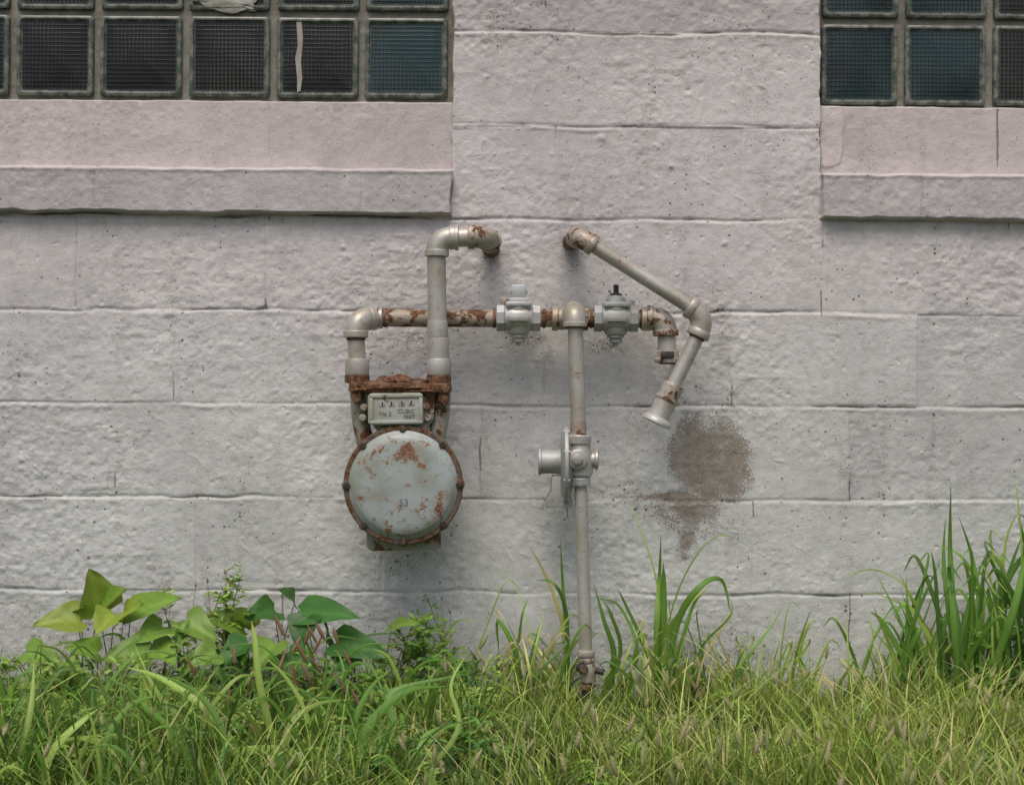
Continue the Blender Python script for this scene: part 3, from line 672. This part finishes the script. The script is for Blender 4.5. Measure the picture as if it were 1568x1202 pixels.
def clump(name,lst,d=0.06):
    F=Fol()
    for (pts,w,c_) in lst:
        dd_=d+random.uniform(0,.09); n=len(pts)
        P=[U(x,y,max(0.02,dd_+(0.05*i/(n-1) if n>1 else 0)*random.uniform(-1,1.5))) for i,(x,y) in enumerate(pts)]
        single(F,P,w*S,c_)
    return F.obj(name)
rc_=[([(1470,1080),(1462,960),(1455,850),(1456,738)],12,GM),([(1475,1080),(1455,950),(1445,860),(1448,790)],9,GM),([(1460,1080),(1440,980),(1432,880),(1425,840)],8,GD),
 ([(1480,1080),(1500,960),(1490,860),(1468,790)],9,GM),([(1490,1090),(1530,980),(1545,880),(1568,812)],10,GD),([(1500,1090),(1520,960),(1500,900),(1470,850),(1430,835)],8,GM),
 ([(1500,1080),(1550,940),(1572,850),(1590,780)],12,GM),([(1440,1080),(1410,990),(1390,930),(1392,905)],8,GM),([(1450,1080),(1400,920),(1350,875),(1305,880),(1285,915)],3,GL),
 ([(1430,1080),(1380,1000),(1350,950),(1330,935)],9,GM),([(1520,1080),(1560,1000),(1585,900)],10,GD),([(1480,1080),(1420,960),(1360,915),(1300,905)],3,GL),
 ([(1540,1080),(1535,960),(1540,830),(1568,770)],6,GL),([(1500,1080),(1560,900),(1560,780),(1548,705)],4,GL),([(1550,1090),(1520,960),(1560,860),(1600,840)],12,GD)]
for i in range(110):
    bx=random.uniform(1370,1620); tx=bx+random.uniform(-70,60); ty=random.uniform(850,1010)-max(0,(bx-1480))*0.5
    rc_.append(([(bx,1085),((bx*1.6+tx*.4)/2,(1085+ty)/2),(tx,ty)]+([(tx+random.choice([-1,1])*22,ty+random.uniform(5,30))] if random.random()<.5 else []),random.uniform(3.5,10),random.choice([GD,GM,GM,GL])))
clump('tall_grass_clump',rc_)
cc2=[([(872,1080),(868,980),(862,900),(858,822)],8,GM),([(870,1080),(862,960),(835,880),(808,832)],6,(0.36,.31,.11)),([(865,1080),(868,950),(850,895),(820,888)],7,GM),
 ([(912,1090),(940,1010),(925,950),(908,890)],9,GM),([(918,1090),(950,1000),(935,940),(920,915)],7,GM),([(915,1090),(975,1010),(950,930),(910,915)],6,GM),
 ([(1008,1090),(1005,960),(1010,880),(1012,818)],8,GM),([(1012,1090),(1015,970),(1016,900),(1016,860)],14,GM),([(1015,1090),(1035,960),(1070,900),(1105,888),(1120,945)],11,GM),
 ([(1015,1090),(1020,980),(1050,930),(1090,895)],9,GL),([(1020,1090),(1040,1000),(1060,930),(1078,905)],8,GM),([(1005,1090),(990,1000),(960,930),(945,900)],7,GM),
 ([(985,1060),(1010,930),(985,820),(952,748)],3,GL),([(1000,1060),(1040,900),(1100,820),(1170,853)],2.5,GL),([(1120,1060),(1150,1000),(1180,960),(1200,925)],5,GM),
 ([(1235,1080),(1225,1000),(1240,955),(1252,950)],6,GL),([(800,1080),(790,1000),(762,950),(765,1010)],9,GM),([(760,1080),(790,1000),(800,940),(812,908)],5,GM),([(640,1080),(690,960),(735,950)],4,GL),
 ([(880,1080),(820,990),(790,900),(740,850)],2.2,GL),([(700,1080),(745,960),(775,890),(800,905)],2.5,GL),([(1090,1080),(1070,1000),(1120,940),(1110,900)],4,GM),([(1300,1080),(1335,990),(1330,940)],5,GL)]
for i in range(175):
    bx=random.choice([random.gauss(840,30),random.gauss(1020,35),random.uniform(700,1400),random.uniform(930,1400)])
    if 880<bx<925: continue
    tx=bx+random.uniform(-60,60); ty=random.triangular(915,1050,1030)
    tip=random.choice([[],[(tx+random.choice([-1,1])*20,ty+random.uniform(0,25))]])
    cc2.append(([(bx,1090),((bx*1.5+tx*.5)/2,(1085+ty)/2),(tx,ty)]+tip,random.uniform(2.0,6),random.choice([GM,GL,GL,GL,GD,GT])))
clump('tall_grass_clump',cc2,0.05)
F=Fol()
for i in range(230):
    dd_=random.uniform(0.2,0.95); bx=random.choice([random.uniform(-60,640),random.gauss(480,110),random.uniform(-60,300)])
    base=U(bx,601,dd_); base.z=0
    hgt=random.uniform(.09,.20)*(1-0.2*dd_); a=random.uniform(-1,1); rch=hgt*random.uniform(.2,1.1)
    side_=Vector((a,random.uniform(-.6,.3),0)).normalized()
    P=[base,base+side_*rch*.2+Vector((0,0,hgt*.5)),base+side_*rch*.6+Vector((0,0,hgt*.92)),base+side_*rch*1.1+Vector((0,0,hgt*random.uniform(.7,1.1)))]
    single(F,P,random.uniform(3,7)*S,random.choice([GM,GM,GL,GD]))
for pts,w in [([(330,1190),(290,1120),(240,1060),(205,985)],12),([(390,1200),(330,1100),(250,1040),(190,1020)],12),([(440,1210),(400,1060),(390,980),(385,950)],12),
   ([(560,1200),(600,1110),(600,1060),(720,1030)],16),([(540,1220),(560,1120),(620,1060),(690,1050)],14),([(500,1220),(440,1150),(300,1160),(230,1190)],14),([(350,1220),(340,1120),(300,1060),(240,1030)],10),
   ([(60,1230),(80,1150),(130,1100),(150,1085)],13),([(10,1220),(40,1120),(50,1060),(52,1010)],10),([(620,1220),(700,1120),(690,1050),(715,1000)],8),([(520,1210),(545,1100),(570,1050),(600,1025)],9),([(300,1210),(310,1110),(360,1040),(400,1035)],9),
   ([(200,1230),(170,1150),(120,1130),(60,1150)],11),([(420,1220),(440,1120),(480,1080),(540,1070)],10),([(150,1230),(160,1140),(200,1080),(260,1060)],10),([(480,1200),(470,1100),(440,1040),(400,1000)],8),([(270,1220),(260,1120),(220,1080),(215,1040)],10),([(600,1230),(640,1150),(660,1120),(740,1100)],10)]:
    d0=depth_for(pts[0][1],0.0)
    single(F,[U(x,y,d0-0.03*i) for i,(x,y) in enumerate(pts)],w*S*.85,random.choice([GM,GL,GL]))
F.obj('coarse_grass')

def leaf(F,base,tip,wid,nrm,colr,curl=0.25,seg=9,cross=6,heart=True):
    base=Vector(base);tip=Vector(tip); d=tip-base; ln=d.length; d.normalize(); nrm=Vector(nrm); s=d.cross(nrm).normalized(); n_=s.cross(d).normalized()
    V=[];C=[];Q=[]; colr=np.array(colr); ph=random.random()*6
    for i in range(seg+1):
        t=i/seg
        w=((1-t)**0.72)*min(1,(t+0.02)/0.16)**0.5*1.12 if heart else math.sin(math.pi*min(1,t*0.98+0.02))**0.8
        w=max(w,0.015)*wid*0.5
        for j in range(cross+1):
            u=j/cross*2-1
            back=(-0.13*ln*(abs(u)**1.3)*(1-t)**3) if heart else 0
            zz=-curl*ln*(t**2)*0.5 + abs(u)*w*0.32 + 0.03*wid*math.sin(ph+u*5+t*9)
            p=base+d*(t*ln+back)+s*(u*w)+n_*zz
            V.append(tuple(p)); k=1.0+0.25*(abs(u)<0.12)+0.09*math.sin(t*34+abs(u)*9); C.append(colr*k)
    m_=cross+1
    for i in range(seg):
        for j in range(cross): Q.append((i*m_+j,i*m_+j+1,(i+1)*m_+j+1,(i+1)*m_+j))
    F.put(np.array(V),np.array(Q),np.array(C))
def stem(F,pts,w,c_=(0.14,0.17,0.06)):
    V,Fc=sweep([Vector(p) for p in pts],[w*(1-0.5*i/(len(pts)-1)) for i in range(len(pts))],5)
    Fc=[f for f in Fc if len(f)==4]; F.put(np.array([tuple(v) for v in V]),np.array(Fc),np.tile(np.array(c_),(len(V),1)))
YG=(0.30,0.40,0.06); BG=(0.19,0.33,0.05); DG_=(0.055,0.17,0.035)
F=Fol()
BL=[(150,932,140,872,66,YG,.16),(152,935,190,900,58,BG,.16),(125,950,52,948,58,YG,.2),(120,950,125,925,46,BG,.14),(200,940,275,912,54,BG,.2),(190,945,210,920,46,YG,.22),(175,940,150,958,50,YG,.22),
    (95,1030,25,1045,54,YG,.28),(95,1030,125,1052,46,YG,.28),(190,1060,245,1088,56,YG,.32),(170,1060,205,1112,52,BG,.34),(225,1000,160,1000,60,BG,.26),(230,990,268,1012,52,BG,.22),
    (372,960,315,938,52,BG,.15),(372,962,382,925,46,BG,.13),(420,935,378,940,48,DG_,.15),(450,925,436,900,46,DG_,.12),(462,940,542,935,56,DG_,.17),(470,945,455,992,50,DG_,.2),
    (515,985,592,998,54,DG_,.2),(500,985,500,950,46,DG_,.15),(380,985,332,1012,50,DG_,.22),(420,985,392,1022,50,BG,.26),(540,1005,500,1028,46,DG_,.22),(110,1110,60,1090,46,YG,.45),(50,1150,110,1120,46,BG,.5),(285,950,332,978,48,BG,.2),
    (40,1000,88,1005,44,BG,.25),(150,1000,105,985,46,BG,.22),(250,960,212,975,46,BG,.2),(330,1000,286,1012,46,BG,.25),(440,1000,475,1030,46,DG_,.25),(90,1170,150,1190,46,BG,.6),(20,1090,70,1110,44,BG,.45),(600,960,640,950,28,BG,.12)]
for (x0,y0,x1,y1,w,c_,d) in BL:
    b0=U(x0,y0,d-0.02); t0=U(x1,y1,d+0.05*random.uniform(.2,1.2))
    dv=t0-b0
    if dv.length<0.055: t0=b0+dv.normalized()*0.055
    leaf(F,b0,t0,w*S*1.15,Vector((random.uniform(-.35,.35),-0.75,0.85)),np.array(c_)*random.uniform(.8,1.15),random.uniform(.1,.5))
    g0=U(x0+random.uniform(-15,15),601,d-.04); g0.z=0; g0.y=min(g0.y,-.03)
    stem(F,[g0,g0.lerp(b0,.5)+Vector((random.uniform(-.02,.02),0,.01)),b0],0.0018)
F.obj('broadleaf_weed')
def herb(F,base,h,nb,ls,colr,spread=0.07):
    base=Vector(base); top=base+Vector((random.uniform(-.25,.25)*h,random.uniform(-.2,.05)*h,h))
    mid=base.lerp(top,.5)+Vector((random.uniform(-.03,.03),0,0)); stem(F,[base,mid,top],0.0014)
    for k in range(nb):
        t=random.uniform(.12,1); p=base.lerp(mid,t*2) if t<.5 else mid.lerp(top,t*2-1)
        a=random.uniform(0,2*math.pi); br=Vector((math.cos(a),math.sin(a)*.8,random.uniform(.0,.7))).normalized(); ln=spread*random.uniform(.5,1.2)*(1.2-t*.8)
        e=p+br*ln
        if e.y>-0.01: e.y=-0.01
        stem(F,[p,p.lerp(e,.5)+Vector((0,0,.004)),e],0.0007)
        for j in range(5):
            q=p.lerp(e,(j+1)/5); lv=Vector((random.uniform(-1,1),random.uniform(-1,.3),random.uniform(-.3,.8))).normalized()
            leaf(F,q,q+lv*ls*random.uniform(.6,1.3),ls*.42,Vector((0.1,-.5,.9)),np.array(colr)*random.uniform(.7,1.35),.3,3,2,False)
F=Fol()
for (px_,h_,n_,ls_,c_,d_) in [(320,.30,26,.020,BG,.12),(345,.28,26,.016,GL,.1),(300,.26,24,.018,GL,.14),(275,.25,22,.018,GL,.14),(260,.18,22,.024,BG,.2),(640,.20,28,.022,BG,.08),(690,.22,12,.014,GM,.07),(615,.18,24,.018,BG,.1),(660,.15,22,.022,GM,.12),(675,.18,16,.018,BG,.1),
        (20,.13,20,.022,BG,.25),(60,.12,20,.02,GL,.3),(420,.15,24,.02,BG,.16),(375,.15,24,.022,GM,.2),(460,.13,20,.02,BG,.25),(520,.12,20,.018,GM,.2),(580,.12,20,.02,BG,.2),(210,.13,20,.022,GL,.3),(130,.13,18,.022,BG,.3),
        (725,.12,18,.02,GM,.1),(780,.11,18,.018,GL,.1),(100,.09,18,.024,GL,.55),(180,.10,18,.022,BG,.5),(300,.11,20,.022,BG,.45),(380,.09,18,.02,GL,.55),(560,.09,18,.02,BG,.4),(15,.10,18,.024,BG,.5),(250,.08,16,.022,GM,.6),(1545,.22,20,.025,GD,.12),(1500,.18,18,.022,GM,.1)]:
    g0=U(px_,601,d_); g0.z=0; herb(F,g0,h_,n_,ls_,c_)
for i in range(75):
    g0=U(random.uniform(-20,760),601,random.uniform(.08,.9)); g0.z=0; herb(F,g0,random.uniform(.05,.12),10,random.uniform(.014,.022),random.choice([GM,GM,GL,DG_]),.05)
for i in range(30):
    g0=U(random.uniform(700,1600),601,random.uniform(.08,.9)); g0.z=0; herb(F,g0,random.uniform(.03,.08),8,random.uniform(.012,.018),random.choice([BG,GM,GL]),.04)
F.obj('small_leaved_weeds')
def spike(F,base,top,length,rad,colr,stemc=GL,nb=90,brist=1.0,core=.5):
    base=Vector(base);top=Vector(top); bend=Vector((random.uniform(-.6,.6),random.uniform(-.4,.1),1)).normalized()
    mid=base.lerp(top,.55)+Vector((random.uniform(-.012,.012),0,0)); stem(F,[base,mid,top],0.0010,stemc)
    e=top+bend*length; P=[top.lerp(e,t) for t in np.linspace(0,1,7)]
    V,Fc=sweep(P,[rad*core*k for k in (.5,.9,1,1,.9,.7,.2)],7); Fc=[f for f in Fc if len(f)==4]; F.put(np.array([tuple(v) for v in V]),np.array(Fc),np.tile(np.array(colr)*.9,(len(V),1)))
    t=rng.random(nb); b0=np.array(top)[None]+np.array(bend)[None]*length*t[:,None]; az=rng.uniform(0,6.283,nb)
    env=np.sin(np.pi*(0.12+0.85*t))**.6
    cc_=np.tile(np.array(colr),(nb,1))*rng.uniform(.8,1.35,(nb,1))
    blades(F,b0,rad*.9*brist*rng.uniform(.6,1.3,nb),az,rad*env*brist*rng.uniform(.7,1.2,nb),np.full(nb,.0007+rad*.07),cc_,2,0,dark=.95)
F=Fol()
FX=[(735,985,.035),(742,1008,.03),(1212,995,.035),(1265,1000,.03),(1095,1030,.03),(1175,1140,.036),(1375,1120,.036),(1300,1110,.03),(1180,1025,.03),(1345,1010,.03),(870,975,.045),(1045,1120,.036),(1100,1150,.036),(1560,1040,.03),(1430,1010,.03),(1410,1060,.03),(1255,1160,.036),(945,1180,.03),(1370,1175,.036),(1265,1160,.036),(1040,1130,.035),(720,1170,.035),(440,1170,.03),(910,1100,.03)]
for i in range(110): FX.append((random.uniform(660,1600),random.uniform(1015,1200),random.uniform(.016,.032)))
for i in range(15): FX.append((random.uniform(-20,680),random.uniform(1060,1200),random.uniform(.016,.026)))
for (x,y,ln) in FX:
    z=random.uniform(.11,.15); d=min(1.25,max(.04,depth_for(y,z)))
    tp=U(x,y+8,d)
    g0=Vector((tp.x+random.uniform(-.03,.03),tp.y+random.uniform(-.01,.0),0)); spike(F,g0,tp,ln,random.uniform(.0045,.0070),random.choice([(0.62,.60,.30),(0.52,.56,.24),(0.70,.64,.38),(0.46,.54,.20)]),GL,130,1.0,.6)
F.obj('foxtail_grass')
F=Fol()
PL=[(437,962,.3),(466,975,.32),(480,985,.3),(497,965,.3),(518,972,.3),(490,1015,.4),(470,1000,.35),(380,1035,.45),(395,1115,.6),(405,1090,.55),(455,1040,.4),(505,1040,.45),(540,1010,.35),(350,1070,.5),(555,1075,.5),(360,1000,.35),(425,1020,.4),(300,1020,.35),(345,1120,.6),(530,1050,.45),(485,970,.3),(475,1030,.4),(448,985,.33),(676,905,.08),(345,865,.1),(318,878,.1),(300,885,.1),(262,890,.1),(355,880,.12),(612,925,.1),(690,925,.08)]
for (x,y,d) in PL:
    tp=U(x,y+14,d+.06); g0=Vector((tp.x+random.uniform(-.03,.03),tp.y,0)); big=y>930
    spike(F,g0,tp,random.uniform(.030,.05) if big else .010,random.uniform(.0042,.0055) if big else .003,random.choice([(0.46,.25,.17),(0.52,.33,.22),(.36,.20,.14)]),(0.36,.24,.12),120,.6,.7)
F.obj('plantain_seed_heads')

# ------------------------------------------------------------ WORLD, SUN, CAMERA
EL=math.radians(62); RO=math.radians(192)
w=bpy.data.worlds.new('World'); scene.world=w; w.use_nodes=True; nt=w.node_tree
bg=nt.nodes.get('Background') or nt.nodes.new('ShaderNodeBackground')
sk=nt.nodes.new('ShaderNodeTexSky'); sk.sky_type='NISHITA'; sk.sun_disc=False; sk.sun_elevation=EL; sk.sun_rotation=RO; sk.dust_density=5.0; sk.air_density=1.0; sk.ozone_density=1.0
nt.links.new(sk.outputs[0],bg.inputs[0]); bg.inputs[1].default_value=0.12
sd=Vector((math.cos(EL)*math.sin(RO),math.cos(EL)*math.cos(RO),math.sin(EL)))
su=bpy.data.lights.new('sun','SUN'); su.energy=1.6; su.angle=math.radians(36); su.color=(1,0.945,0.86)
so=bpy.data.objects.new('sun',su); so.rotation_euler=sd.to_track_quat('Z','Y').to_euler(); so.location=(0,-3,5); col.objects.link(so)
cd=bpy.data.cameras.new('camera'); co_=bpy.data.objects.new('camera',cd); col.objects.link(co_)
cd.sensor_fit='HORIZONTAL'; cd.sensor_width=36; cd.lens=36*D/(1568*S); cd.clip_end=500; cd.clip_start=0.05
Mx=Matrix((( RGT.x,UPV.x,0,CAM.x),(RGT.y,UPV.y,-1,CAM.y),(RGT.z,UPV.z,0,CAM.z),(0,0,0,1)))
co_.matrix_world=Mx; scene.camera=co_
scene.view_settings.view_transform='Standard'; scene.view_settings.look='None'; scene.view_settings.exposure=0
